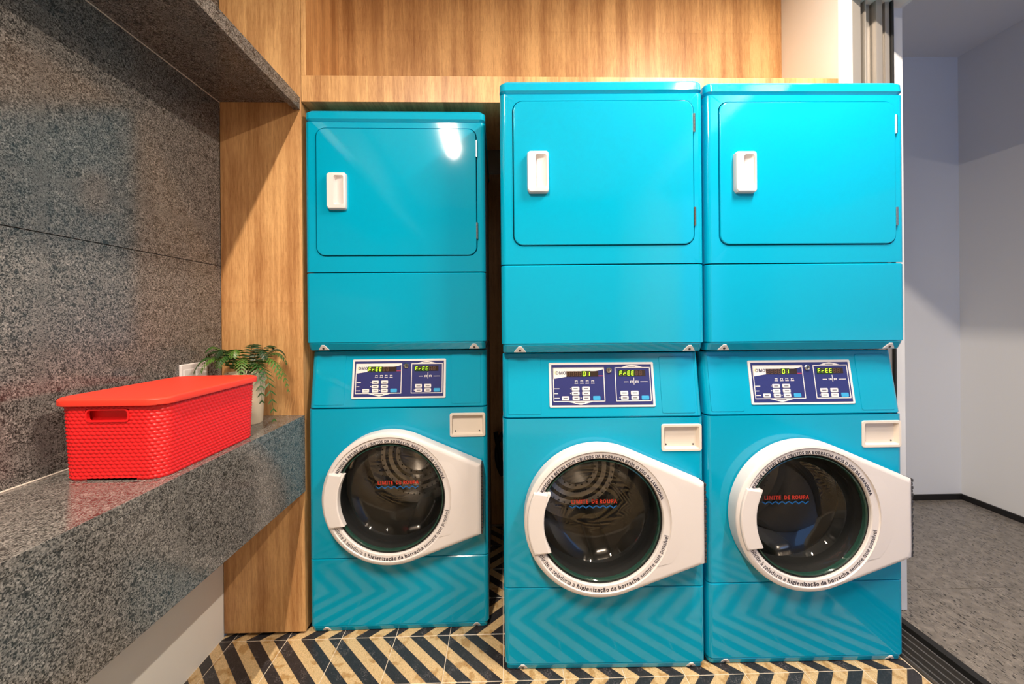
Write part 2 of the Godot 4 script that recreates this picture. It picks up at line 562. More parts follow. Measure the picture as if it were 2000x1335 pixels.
func make_stack() -> Node3D:
	var t := Node3D.new()
	t.name = numbered("stacked_washer_dryer")
	add_child(t, true)
	var teal: Material = M.turquoise_enamel
	var gap := 0.0018
	# carcass
	var cab := MB.new()
	for s in [-1.0, 1.0]: cab.box(Vector3(s * 0.3255, 0.545, -0.3765), Vector3(0.014, 1.05, 0.627), 0.003)
	cab.box(Vector3(0, 0.545, -0.683), Vector3(0.645, 1.05, 0.012))
	cab.box(Vector3(0, 1.062, -0.37), Vector3(0.645, 0.012, 0.62))
	cab.box(Vector3(0, 0.026, -0.36), Vector3(0.645, 0.012, 0.64))
	part("washer_cabinet", cab, M.grey_enamel, t)
	var dc := MB.new()
	dc.box(Vector3(0, 1.51, -0.37), Vector3(0.664, 0.86, 0.66), 0.006)
	part("dryer_cabinet", dc, M.grey_enamel, t)
	for s in [[-0.29, -0.06], [0.29, -0.06], [-0.29, -0.64], [0.29, -0.64]]:
		part("foot", lathe_y([[0.02, 0.011], [0.02, 0.015], [0.012, 0.017], [0.012, 0.022]], 16, Vector3(s[0], 0, s[1])), M.black_rubber, t)
	# washer fronts
	var kick := column(0.0335, 0.29 - gap, 0.0, 0.0, -0.062, HW, 0.017)
	var toe := column(0.012, 0.033, -0.008, -0.001, -0.062, HW - 0.006, 0.015, 0.002)
	kick.v.append_array(toe.v); kick.t.append_array(toe.t)
	part("kick_panel", kick, teal, t)
	var fr := MB.new()
	var y0 := 0.29 + gap
	var y1 := 0.857 - gap
	var ysplit := 0.7395
	var r := 0.017
	upright_edges(fr, y0, y1, 0.0, -0.062, HW, r)
	var coin := round_rect(0.197, 0.327, 0.746, 0.832, 0.006, 3)
	holed_face(fr, Rect2(-HW + r, y0, (HW - r) * 2, ysplit - y0), disc2(DOOR, 0.2045, 72), 0.0, 0.03)
	holed_face(fr, Rect2(-HW + r, ysplit, (HW - r) * 2, y1 - ysplit), coin, 0.0, 0.02)
	part("front_panel", fr, teal, t)
	# coin box cover, set into the panel
	var cb := MB.new()
	var cin := round_rect(0.203, 0.321, 0.752, 0.826, 0.005, 3)
	var rim := round_rect(0.1945, 0.3295, 0.7435, 0.8345, 0.008, 3)
	var floor_ := round_rect(0.2045, 0.3165, 0.7555, 0.8245, 0.004, 3)
	cb.loft([lift(rim, 0.0002), lift(rim, 0.003), lift(round_rect(0.196, 0.328, 0.745, 0.833, 0.008, 3), 0.0045), lift(cin, 0.0045), lift(floor_, -0.011)], false, true)
	var cover := part("coin_box_cover", cb, M.cream_plastic, t)
	for s in [0.214, 0.306]: part("screw", lathe([[0.0028, -0.011], [0.0028, -0.0098], [0.0016, -0.0092]], 10, true, Vector3(s, 0.763, 0)), M.dark_aluminium, cover)
	# fascia leaning back
	var zt := -0.037
	var fa := column(0.857 + gap, 1.072, -0.001, zt, -0.064, HW - 0.001, 0.02)
	var fascia := part("fascia", fa, teal, t)
	var lean := atan2(-zt - 0.001, 0.215)
	var tilt := Transform3D(Basis(Vector3(1, 0, 0), -lean), Vector3(0, 0.9655, lerpf(-0.001, zt, 0.5)))
	for s in [[-0.318, -0.206], [0.2, 0.312]]:
		var fl := plate(round_rect(s[0], s[1], -0.097, 0.094, 0.006, 3), 0.0, 0.0016, 0.0012)
		var flap := part("flap", fl, teal, fascia)
		flap.transform = tilt
	control_plate(t, tilt)
	washer_door(t)
	drum(t)
	# dryer
	var dz := 0.014
	var low := column(1.106, 1.370 - gap, dz, dz, -0.04, HW, 0.017)
	var sk := column(1.078, 1.1055, dz - 0.017, dz - 0.001, -0.04, HW - 0.004, 0.016, 0.002)
	low.v.append_array(sk.v); low.t.append_array(sk.t)
	part("dryer_lower_panel", low, teal, t)
	for s in [-0.277, 0.29]:
		for yy in [[1.0805, dz - 0.0155, 0.5], [0.0135, -0.0115, 0.5]]:
			var cl := MB.new()
			var w := 0.02
			var tri2 := PackedVector2Array([Vector2(-w, 0), Vector2(w, 0), Vector2(w * 0.72, 0.009), Vector2(w * 0.25, 0.0215), Vector2(-w * 0.25, 0.0215), Vector2(-w * 0.72, 0.009)])
			cl = plate(tri2, 0.0, 0.003, 0.001)
			var clip := part("corner_clip", cl, M.white_plastic, t)
			clip.transform = Transform3D(Basis(Vector3(1, 0, 0), yy[2]), Vector3(s, yy[0], yy[1]))
			part("screw", lathe([[0.004, 0.003], [0.004, 0.0042], [0.0025, 0.0048]], 10, true, Vector3(0, 0.0075, 0)), M.dark_aluminium, clip)
	var df := MB.new()
	upright_edges(df, 1.370 + gap, 1.937 - gap, dz, -0.04, HW, r)
	var hole := round_rect(-0.2965, 0.3065, 1.431, 1.9135, 0.034, 8)
	holed_face(df, Rect2(-HW + r, 1.370 + gap, (HW - r) * 2, 0.567 - 2 * gap), hole, dz, 0.02)
	part("dryer_front", df, teal, t)
	var door := part("dryer_door", plate(round_rect(-0.2935, 0.3035, 1.434, 1.9105, 0.031, 8), dz - 0.018, dz + 0.005, 0.004), teal, t)
	dryer_handle(door, Vector3(-0.2135, 1.672, dz + 0.005))
	for y in [1.835, 1.525]:
		var hg := MB.new()
		for k in 5: hg.tube(PackedVector3Array([Vector3(0.3058, y - 0.031 + k * 0.0125, dz + 0.004), Vector3(0.3058, y - 0.031 + k * 0.0125 + 0.0118, dz + 0.004)]), 0.0042, 10)
		part("hinge", hg, M.chrome, door)
	part("lid", column(1.937 + gap, 1.981, dz + 0.003, dz - 0.002, -0.69, HW + 0.001, 0.022, 0.009), teal, t)
	return t

func dryer_handle(door: Node3D, at: Vector3) -> void:
	var b := MB.new()
	var out := PackedVector2Array()
	for q in round_rect(-0.0345, 0.0345, -0.068, 0.068, 0.008, 4):
		var bulge := 0.0022 * (1.0 - pow(q.y / 0.07, 2.0))
		out.append(Vector2(q.x + signf(q.x) * bulge, q.y))
	var c := Vector2(0.011, 0.002)
	var rec := round_rect(-0.009, 0.028, -0.053, 0.056, 0.007, 4)
	var an := angles_for(c, [rec], 48)
	var inset := func(d: float) -> PackedVector2Array:
		var p := PackedVector2Array()
		for q in out: p.append(q * (1.0 - d / q.length()))
		return p
	var floor_ := PackedVector3Array()
	for p in ray_loop(round_rect(-0.007, 0.026, -0.05, 0.046, 0.007, 4), c, an, 0.0):
		floor_.append(Vector3(p.x, p.y, lerpf(0.002, 0.0145, (p.x + 0.006) / 0.035)))
	b.loft([ray_loop(out, c, an, 0.0), ray_loop(out, c, an, 0.012), ray_loop(inset.call(0.0012), c, an, 0.0158), ray_loop(inset.call(0.004), c, an, 0.018), ray_loop(rec, c, an, 0.019), floor_], false, true)
	part("handle", b, M.white_plastic, door).position = at

func control_plate(t: Node3D, tilt: Transform3D) -> void:
	var k := 0.000202
	var P := func(x: float, y: float) -> Vector2: return Vector2((x - 983.0) * k, (515.0 - y) * k)
	var R := func(b: MB, x0: float, yt: float, x1: float, yb: float, z0: float, z1: float, rr := 0.0) -> void:
		var lo: Vector2 = P.call(x0, yb)
		var hi: Vector2 = P.call(x1, yt)
		if rr > 0.0:
			var q := plate(round_rect(lo.x, hi.x, lo.y, hi.y, rr, 3), z0, z1, 0.0006)
			b.v.append_array(q.v); b.t.append_array(q.t)
		else: b.box(Vector3((lo.x + hi.x) / 2, (lo.y + hi.y) / 2, (z0 + z1) / 2), Vector3(hi.x - lo.x, hi.y - lo.y, z1 - z0))
	var frame := part("control_plate", plate(round_rect(-0.1785, 0.1785, -0.0748, 0.0748, 0.004, 3), 0.0, 0.0035, 0.001), M.print_white, t)
	frame.transform = tilt
	frame.set_meta("label", "blue control plate with white border")
	var face := MB.new()
	R.call(face, 140, 183, 1827, 852, 0.0034, 0.004)
	part("face", face, M.panel_blue, frame)
	var pr := MB.new()
	var z0 := 0.0039
	var z1 := 0.0044
	for o in [[165, 228, 1030, 795], [1210, 232, 1805, 795]]:
		var th := 13.0
		R.call(pr, o[0], o[1], o[2], o[1] + th, z0, z1); R.call(pr, o[0], o[3] - th, o[2], o[3], z0, z1)
		R.call(pr, o[0], o[1], o[0] + th, o[3], z0, z1); R.call(pr, o[2] - th, o[1], o[2], o[3], z0, z1)
	for poly in [[[165, 230], [165, 415], [280, 398], [395, 380], [395, 230]], [[390, 230], [390, 290], [880, 290], [960, 276], [1025, 258], [1025, 230]],
			[[390, 790], [540, 828], [620, 846], [700, 828], [850, 790]], [[1300, 240], [1710, 240], [1600, 205], [1500, 190], [1400, 205]]]:
		var pts := PackedVector2Array()
		for q in poly: pts.append(P.call(q[0], q[1]))
		if Geometry2D.is_polygon_clockwise(pts): pts.reverse()
		var pl := plate(pts, z0, z1)
		pr.v.append_array(pl.v); pr.t.append_array(pl.t)
	for q in [[185, 574, 268, 586], [185, 654, 243, 666], [185, 729, 268, 741], [1355, 470, 1432, 480], [1632, 470, 1755, 480], [1521, 402, 1529, 522],
			[452, 575, 462, 587], [448, 650, 464, 666], [618, 726, 634, 742], [1268, 728, 1284, 744]]: R.call(pr, q[0], q[1], q[2], q[3], z0, z1)
	for x in [555, 648, 738, 832]:                                   # small programme symbols
		R.call(pr, x - 24, 446, x + 24, 454, z0, z1); R.call(pr, x - 20, 454, x - 13, 478, z0, z1); R.call(pr, x + 13, 454, x + 20, 478, z0, z1); R.call(pr, x - 30, 488, x + 30, 497, z0, z1)
	for x in [1487, 1575]:
		R.call(pr, x - 26, 456, x - 16, 492, z0, z1); R.call(pr, x - 6, 452, x + 4, 488, z0, z1); R.call(pr, x + 14, 456, x + 24, 492, z0, z1)
	part("print", pr, M.print_white, frame)
	var red := MB.new()
	R.call(red, 800, 364, 1010, 376, z0, z1)
	part("print", red, M.print_red, frame)
	var navy := MB.new()
	navy.add(glyphs("OMO", bold, 0.00047), Transform3D(Basis(), Vector3((300 - 983) * k, (318 - 515) * -k, 0.0046)))
	for q in [[525, 802, 690, 812], [1430, 214, 1560, 222]]: R.call(navy, q[0], q[1], q[2], q[3], z1 - 0.0001, z1 + 0.0003)
	part("logo", navy, M.print_navy, frame)
	var yel := MB.new()
	for a in 5:
		var p0: Vector2 = P.call(222, 315)
		var d := Vector2(cos(1.6 + a * 0.8), sin(1.6 + a * 0.8))
		yel.box(Vector3(p0.x + d.x * 0.0042, p0.y + d.y * 0.0052, 0.0045), Vector3(0.0022, 0.0022, 0.0005))
	part("logo_splash", yel, M.print_yellow, frame)
	for q in [[475, 548, 602, 612], [648, 548, 777, 612], [475, 628, 602, 692], [648, 628, 777, 692], [303, 704, 428, 770], [483, 704, 602, 770], [652, 704, 777, 770],
			[1288, 624, 1417, 692], [1462, 624, 1592, 692], [1292, 704, 1420, 770], [1466, 704, 1592, 770]]:
		var b := MB.new()
		R.call(b, q[0], q[1], q[2], q[3], 0.0038, 0.0056, 0.0028)
		part("button", b, M.print_white, frame)
		var dash := MB.new()
		R.call(dash, q[0] + 28, (q[1] + q[3]) / 2.0 - 6, q[2] - 28, (q[1] + q[3]) / 2.0 + 6, 0.0056, 0.0058)
		part("button_print", dash, M.print_navy, frame)
	for q in [[826, 704, 950, 770], [1638, 704, 1763, 770]]:
		var b := MB.new()
		R.call(b, q[0], q[1], q[2], q[3], 0.0038, 0.0056, 0.0028)
		part("start_button", b, M.button_cyan, frame)
	part("key_lock", lathe([[0.0098, 0.004], [0.0098, 0.0075], [0.008, 0.009], [0.0062, 0.009], [0.0056, 0.006]], 24, true, Vector3((1110 - 983) * k, (515 - 275) * k, 0)), M.chrome, frame)
	var slot := MB.new()
	slot.box(Vector3((1110 - 983) * k, (515 - 275) * k, 0.0064), Vector3(0.0022, 0.0075, 0.001))
	part("key_slot", slot, M.black_base, frame)
	part("display_window", slab(Vector3((392 - 983) * k, (515 - 382) * k, 0.004), Vector3((930 - 983) * k, (515 - 290) * k, 0.0046)), M.display_brown, frame)
	part("display_window", slab(Vector3((1270 - 983) * k, (515 - 378) * k, 0.004), Vector3((1725 - 983) * k, (515 - 280) * k, 0.0046)), M.display_brown, frame)

func set_display(t: Node3D, left: String, right: String) -> void:
	# the digits and the green field behind the lit ones
	var k := 0.000202
	var frame: Node3D = t.get_node("control_plate")
	var spots := [[left, 392.0, 67.0, 335.0], [right, 1278.0, 66.0, 329.0]]
	for s in spots:
		var lit := MB.new()
		var off := MB.new()
		var text: String = s[0]
		seven(text, 6, Vector2((s[1] - 983) * k, (515 - s[3]) * k), Vector2(s[2] * k, 66 * k), lit, off)
		var first := 0
		while text[first] == " ": first += 1
		var last := text.strip_edges(false, true).length()
		part("display_field", slab(Vector3((s[1] + first * s[2] - 8 - 983) * k, (515 - 381) * k, 0.0044), Vector3((s[1] + last * s[2] + 4 - 983) * k, (515 - 286) * k, 0.0048)), M.display_green, frame)
		part("digits", lit, M.segment_glow, frame)
		part("unlit_digits", off, M.segment_off, frame)

func washer_door(t: Node3D) -> void:
	var pts := disc2(Vector2.ZERO, 0.2455, 96)
	for q in [Vector2(0.338, 0.121), Vector2(0.338, -0.138)]: pts.append(q)
	var hull := Geometry2D.convex_hull(pts)
	hull.remove_at(hull.size() - 1)
	if Geometry2D.is_polygon_clockwise(hull): hull.reverse()
	var an := angles_for(Vector2.ZERO, [PackedVector2Array([Vector2(0.338, 0.121), Vector2(0.338, -0.138)])], 96)
	var L := func(d: float, z: float) -> PackedVector3Array:
		var poly := hull
		if d > 0.0: poly = Geometry2D.offset_polygon(hull, -d)[0]
		return ray_loop(poly, Vector2.ZERO, an, z)
	var C := func(r: float, z: float) -> PackedVector3Array:
		var a := PackedVector3Array()
		for x in an: a.append(Vector3(cos(x) * r, sin(x) * r, z))
		return a
	var b := MB.new()
	b.loft([L.call(0.004, 0.002), L.call(0.0, 0.006), L.call(0.0, 0.045), L.call(0.0012, 0.051), L.call(0.005, 0.0555), L.call(0.011, 0.0585), L.call(0.017, 0.0595),
		C.call(0.2295, 0.0588), C.call(0.2268, 0.0552), C.call(0.2068, 0.0538), C.call(0.2045, 0.051), C.call(0.203, 0.040), C.call(0.2015, 0.0)], false, false)
	var ring := part("door_ring", b, M.white_plastic, t, 28.0)
	ring.position = Vector3(DOOR.x, DOOR.y, 0)
	ring.set_meta("label", "white door ring with printed notices")
	# grip on the free side
	var grip := PackedVector2Array()
	for j in 13:
		var a := PI - 0.44 + 0.88 * j / 12.0
		grip.append(Vector2(cos(a), sin(a)) * 0.236)
	for j in 13:
		var a := PI + 0.51 - 1.02 * j / 12.0
		grip.append(Vector2(cos(a) * 0.178 - 0.004, sin(a) * 0.192))
	var gc := Vector2(-0.2, 0)
	var ga := angles_for(gc, [grip], 40)
	var shrink := func(d: float) -> PackedVector2Array: return Geometry2D.offset_polygon(grip, -d)[0]
	var gb := MB.new()
	gb.loft([ray_loop(grip, gc, ga, 0.04), ray_loop(grip, gc, ga, 0.06), ray_loop(shrink.call(0.0015), gc, ga, 0.064), ray_loop(shrink.call(0.005), gc, ga, 0.066)], false, true)
	part("grip", gb, M.white_plastic, ring, 28.0)
	# lens-shaped dish between ring and hinge
	var dish := MB.new()
	var cres := PackedVector2Array()
	for j in 17:
		var a := -0.62 + 1.24 * j / 16.0
		cres.append(Vector2(cos(a), sin(a)) * Vector2(0.277, 0.228))
	for j in 17:
		var a := 0.66 - 1.32 * j / 16.0
		cres.append(Vector2(cos(a), sin(a)) * 0.2285)
	var n := cres.size()
	for j in 16:
		var p := [cres[j], cres[j + 1], cres[n - 2 - j], cres[n - 1 - j]]
		var z := [0.0594, 0.0594, 0.0606, 0.0606]
		dish.quad(Vector3(p[0].x, p[0].y, z[0]), Vector3(p[3].x, p[3].y, z[3]), Vector3(p[2].x, p[2].y, z[2]), Vector3(p[1].x, p[1].y, z[1]))
	part("dish", dish, M.white_plastic, ring)
	var hg := MB.new()
	for j in 22: hg.box(Vector3(0.3405, -0.132 + j * 0.0118, 0.03 + 0.002 * (j % 2)), Vector3(0.006, 0.0106, 0.044), 0.002)
	part("hinge", hg, M.dark_aluminium, ring)
	# glass: pane edge, bowl reaching into the drum
	part("gasket", lathe([[0.2032, 0.044], [0.2005, 0.0455], [0.1985, 0.042], [0.197, 0.0]], 72), M.black_rubber, ring)
	part("glass_rim", lathe([[0.1985, 0.042], [0.1972, 0.0455], [0.1945, 0.046], [0.1925, 0.043], [0.193, 0.03]], 72), M.rim_green, ring)
	part("glass_bowl", lathe([[0.1983, 0.036], [0.195, 0.0], [0.182, -0.03], [0.16, -0.05], [0.135, -0.062], [0.09, -0.069], [0.04, -0.071]], 72, true), M.glass, ring)
	# notices on the ring
	var top := arc_text([["VERIFIQUE E RETIRE SEUS OBJETOS DA BORRACHA APÓS O USO DA LAVADORA", bold]], 0.2125, PI / 2 - 0.03, 0.0098, false, 0.0547)
	part("notice", top, M.ring_ink, ring)
	var low := arc_text([["Solicite à zeladoria a ", font], ["higienização da borracha", bold], [" sempre que possível", font]], 0.2185, -PI / 2 + 0.12, 0.0125, true, 0.0551)
	part("notice", low, M.ring_ink, ring)
	var lim := MB.new()
	lim.add(glyphs("LIMITE  DE ROUPA", bold, 0.00058), Transform3D(Basis(), Vector3(0.004, 0.013, -0.066)))
	part("limit_text", lim, M.limit_red, ring)
	var wave := MB.new()
	var prev := PackedVector3Array()
	for j in 57:
		var x := -0.084 + 0.168 * j / 56.0
		var y := -0.007 + 0.0075 * absf(cos(PI * 7.0 * j / 56.0)) - 0.00002 * j
		var now := PackedVector3Array([Vector3(x, y, -0.066), Vector3(x, y - 0.0046, -0.066)])
		if j: wave.quad(prev[0], now[0], now[1], prev[1])
		prev = now
	part("limit_wave", wave, M.limit_blue, ring)

func drum(t: Node3D) -> void:
	var c := Vector3(DOOR.x, DOOR.y, 0)
	part("boot", lathe([[0.204, 0.0], [0.2, -0.02], [0.212, -0.05], [0.205, -0.085], [0.214, -0.1]], 64, false, c), M.black_rubber, t)
	var prof := [[0.214, -0.1], [0.245, -0.112], [0.252, -0.14]]
	for k in 9: prof.append([0.252 - 0.004 * (k % 2), -0.15 - 0.032 * k])
	prof.append_array([[0.25, -0.43], [0.235, -0.45], [0.2, -0.452]])
	for k in 8: prof.append([0.19 - k * 0.018, -0.452 + 0.006 * (k % 2)])
	var d := part("drum", lathe(prof, 72, true, c), M.steel, t, 25.0)
	for k in 3:
		var a := 0.75 + TAU * k / 3.0
		var b := MB.new()
		b.box(Vector3.ZERO, Vector3(0.075, 0.075, 0.29), 0.024, 3)
		var l := part("lifter", b, M.steel, d)
		l.transform = Transform3D(Basis(Vector3(0, 0, 1), a), c + Vector3(cos(a) * 0.24, sin(a) * 0.24, -0.285))
	part("hub", lathe([[0.07, -0.45], [0.066, -0.432], [0.02, -0.424]], 32, true, c), M.steel, d)
	var holes := MB.new()
	for ringk in 5:
		var rr := 0.085 + ringk * 0.027
		var n := int(TAU * rr / 0.026)
		for j in n:
			var a := TAU * j / n
			holes.loft([circle(c + Vector3(cos(a) * rr, sin(a) * rr, -0.4448), 0.004, 6)], false, true)
	var hm := part("perforation", holes, M.black_base, d)
	hm.set_meta("kind", "stuff")

# ---------------------------------------------------------------- main
func _ready() -> void:
	rng.seed = 20
	camera_and_light()
	materials()
	fonts()
	room()
	corridor()
	cabinetry()
	counter()
	var proto := make_stack()
	var second := proto.duplicate()
	var third := proto.duplicate()
	for o in [second, third]:
		o.name = numbered("stacked_washer_dryer")
		add_child(o, true)
	place_stack(proto, Vector3(-0.396, -0.011, -1.568), 0.3, "FrEE", "turquoise stacked washer dryer standing against the oak panel, both its displays reading FrEE")
	place_stack(second, Vector3(0.337, -0.011, -1.366), -1.2, "    01", "turquoise stacked washer dryer standing in the middle between two other stacks")
	place_stack(third, Vector3(1.0275, -0.011, -1.368), -0.6, "    01", "turquoise stacked washer dryer standing beside the sliding door track and corridor")
	basket()
	fern()
	socket()
	hose()

func place_stack(t: Node3D, at: Vector3, turn: float, left: String, label: String) -> void:
	t.position = at
	t.rotation_degrees.y = turn
	tag(t, label, "washing machine", "stacked washer dryers in a row")
	set_display(t, left, "FrEE")

func camera_and_light() -> void:
	var cam := Camera3D.new()
	cam.name = "camera"
	cam.projection = Camera3D.PROJECTION_FRUSTUM
	cam.near = 0.05
	cam.far = 60.0
	cam.size = 1335.0 / F * cam.near
	cam.frustum_offset = Vector2(0, -45.0 / F * cam.near)
	cam.position = EYE
	cam.rotation_degrees = Vector3(0, -1.43, -0.5)
	add_child(cam)
	cam.current = true
	var e := Environment.new()
	e.background_mode = Environment.BG_COLOR
	e.background_color = Color(0.5, 0.71, 1.0)
	e.background_energy_multiplier = 2.4
	e.tonemap_mode = Environment.TONE_MAPPER_LINEAR
	e.tonemap_exposure = 0.95
	e.sdfgi_enabled = true
	e.ssao_enabled = true
	e.ssil_enabled = true
	var w := WorldEnvironment.new()
	w.name = "environment"
	w.environment = e
	add_child(w)

func linear_lamp(x: float, z0: float, z1: float, energy: float, label: String) -> void:
	# slim LED profile let into the ceiling, running towards the machines
	var long := z1 - z0
	var t := thing("linear_ceiling_light", label, "lamp", Vector3(x, CEIL, (z0 + z1) / 2.0), 0.0, "linear ceiling lights")
	var b := MB.new()
	for s in [-1.0, 1.0]:
		b.box(Vector3(s * 0.02, -0.004, 0), Vector3(0.006, 0.008, long + 0.03), 0.001)
		b.box(Vector3(0, -0.004, s * (long / 2.0 + 0.012)), Vector3(0.034, 0.008, 0.006), 0.001)
	part("housing", b, M.aluminium, t)
	part("lamp_diffuser", slab(Vector3(-0.016, -0.005, -long / 2.0), Vector3(0.016, -0.001, long / 2.0), 0.001), M.lamp_glow, t)
	var l := AreaLight3D.new()
	l.name = "lamp_light"
	l.light_color = Color(1.0, 0.93, 0.84)
	l.light_energy = energy
	l.area_size = Vector2(0.03, long)
	l.area_normalize_energy = true
	l.area_range = 9.0
	l.area_attenuation = 2.0
	l.shadow_enabled = true
	l.rotation_degrees.x = -90
	l.position = Vector3(0, -0.008, 0)
	t.add_child(l)

func room() -> void:
	# tiled floor
	var fl := struct("floor", slab(Vector3(WALL_X, -0.12, -2.36), Vector3(1.37, -0.0013, ROOM_END)), M.grout)
	var dirs := [tile_mesh(false), tile_mesh(true)]
	var x0 := -1.005
	var row := -4
	while true:
		var z0 := -1.537 + row * 0.2                            # back edge of the row
		if z0 > 1.3: break
		for col in 13:
			var cx := x0 + col * 0.2 - 0.1
			if col == 12 and cx + 0.1 > 1.375: continue
			var lo := cx - 0.1
			if lo < WALL_X - 0.001: 
				continue
			var o := placed("tile", dirs[posmod(row, 2)], M["tile_%d" % rng.randi_range(0, 3)], fl)
			o.position = Vector3(cx, 0, z0 + 0.1)
		# cut tiles at the two sides
		var left := WALL_X + 0.001
		var cutw := x0 - left - 0.0
		if cutw > 0.01:
			var o := placed("tile", cut_tile(posmod(row, 2) == 1, 1.0 - cutw / 0.2, 1.0), M["tile_%d" % rng.randi_range(0, 3)], fl)
			o.position = Vector3(x0 - 0.1, 0, z0 + 0.1)
		var o2 := placed("tile", cut_tile(posmod(row, 2) == 1, 0.0, 0.86), M["tile_%d" % rng.randi_range(0, 3)], fl)
		o2.position = Vector3(x0 + 11 * 0.2 + 0.1, 0, z0 + 0.1)
		row += 1
	# walls
	struct("ceiling", slab(Vector3(-1.3, CEIL, -2.6), Vector3(1.6, CEIL + 0.2, ROOM_END + 0.2)), M.white_wall)
	var wl := struct("wall_left", slab(Vector3(-1.27, -0.12, -2.5), Vector3(WALL_X - 0.02, CEIL, ROOM_END + 0.2)), M.white_wall)
	part("plaster", slab(Vector3(WALL_X - 0.02, -0.12, PANEL_Z), Vector3(WALL_X, 0.8, ROOM_END)), M.white_wall, wl)
	for s in [[0.8005, 1.386], [1.388, 2.0], [2.0215, CEIL]]:
		for q in [[PANEL_Z, 0.3], [0.302, ROOM_END]]:
			part("granite_slab", slab(Vector3(WALL_X - 0.02, s[0], q[0]), Vector3(WALL_X, s[1], q[1]), 0.0006), M.granite, wl)
	struct("wall_back", slab(Vector3(-1.07, -0.12, -2.5), Vector3(1.55, CEIL, -2.36)), M.white_wall)
	struct("wall_front", slab(Vector3(-1.3, -0.12, ROOM_END), Vector3(1.6, CEIL, ROOM_END + 0.2)), M.beige_wall)
	# pier between the niche and the sliding door, lintel over the opening, wall past the opening
	struct("wall_right", slab(Vector3(1.317, -0.001, -2.36), Vector3(1.372, CEIL, PANEL_Z + 0.001)), M.white_wall)
	struct("trim_1", slab(Vector3(1.372, 2.41, PANEL_Z - 0.05), Vector3(1.60, CEIL, ROOM_END)), M.white_wall)
	struct("wall_right", slab(Vector3(1.372, -0.12, 1.25), Vector3(1.60, 2.41, ROOM_END)), M.white_wall)
	linear_lamp(-0.40, -0.05, 0.66, LAMP * 1.25, "slim linear ceiling light on the granite counter side")
	linear_lamp(1.02, -0.95, -0.38, LAMP * 0.85, "slim linear ceiling light near the sliding door")

func tile_mesh(mirror: bool) -> ArrayMesh:
	return cut_tile(mirror, 0.0, 1.0)

var tile_cache := {}
func cut_tile(mirror: bool, u0: float, u1: float) -> ArrayMesh:
	var key := "%s %.3f %.3f" % [mirror, u0, u1]
	if tile_cache.has(key): return tile_cache[key]
	var b := MB.new()
	var g := 0.0011
	var e := 0.0012
	var xa := -0.1 + 0.2 * u0 + g
	var xb := -0.1 + 0.2 * u1 - g
	var za := -0.1 + g
	var zb := 0.1 - g
	var uv := func(p: Vector3) -> Vector2:
		var u := (p.x + 0.1) / 0.2
		var w := (p.z + 0.1) / 0.2
		return Vector2(u, 1.0 - w) if mirror else Vector2(u, w)
	var ring := func(i: float, y: float) -> Array: return [Vector3(xa + i, y, za + i), Vector3(xb - i, y, za + i), Vector3(xb - i, y, zb - i), Vector3(xa + i, y, zb - i)]
	var lo: Array = ring.call(0.0, -0.006)
	var mid: Array = ring.call(0.0, -e)
	var top: Array = ring.call(e, 0.0)
	var T := func(a: Vector3, c: Vector3, d: Vector3) -> void: b.tri(a, c, d, uv.call(a), uv.call(c), uv.call(d))
	T.call(top[0], top[1], top[2]); T.call(top[0], top[2], top[3])
	for p in [[lo, mid], [mid, top]]:
		for j in 4:
			var i := (j + 1) % 4
			T.call(p[1][j], p[0][i], p[1][i]); T.call(p[1][j], p[0][j], p[0][i])
	tile_cache[key] = b.mesh(20.0)
	return tile_cache[key]

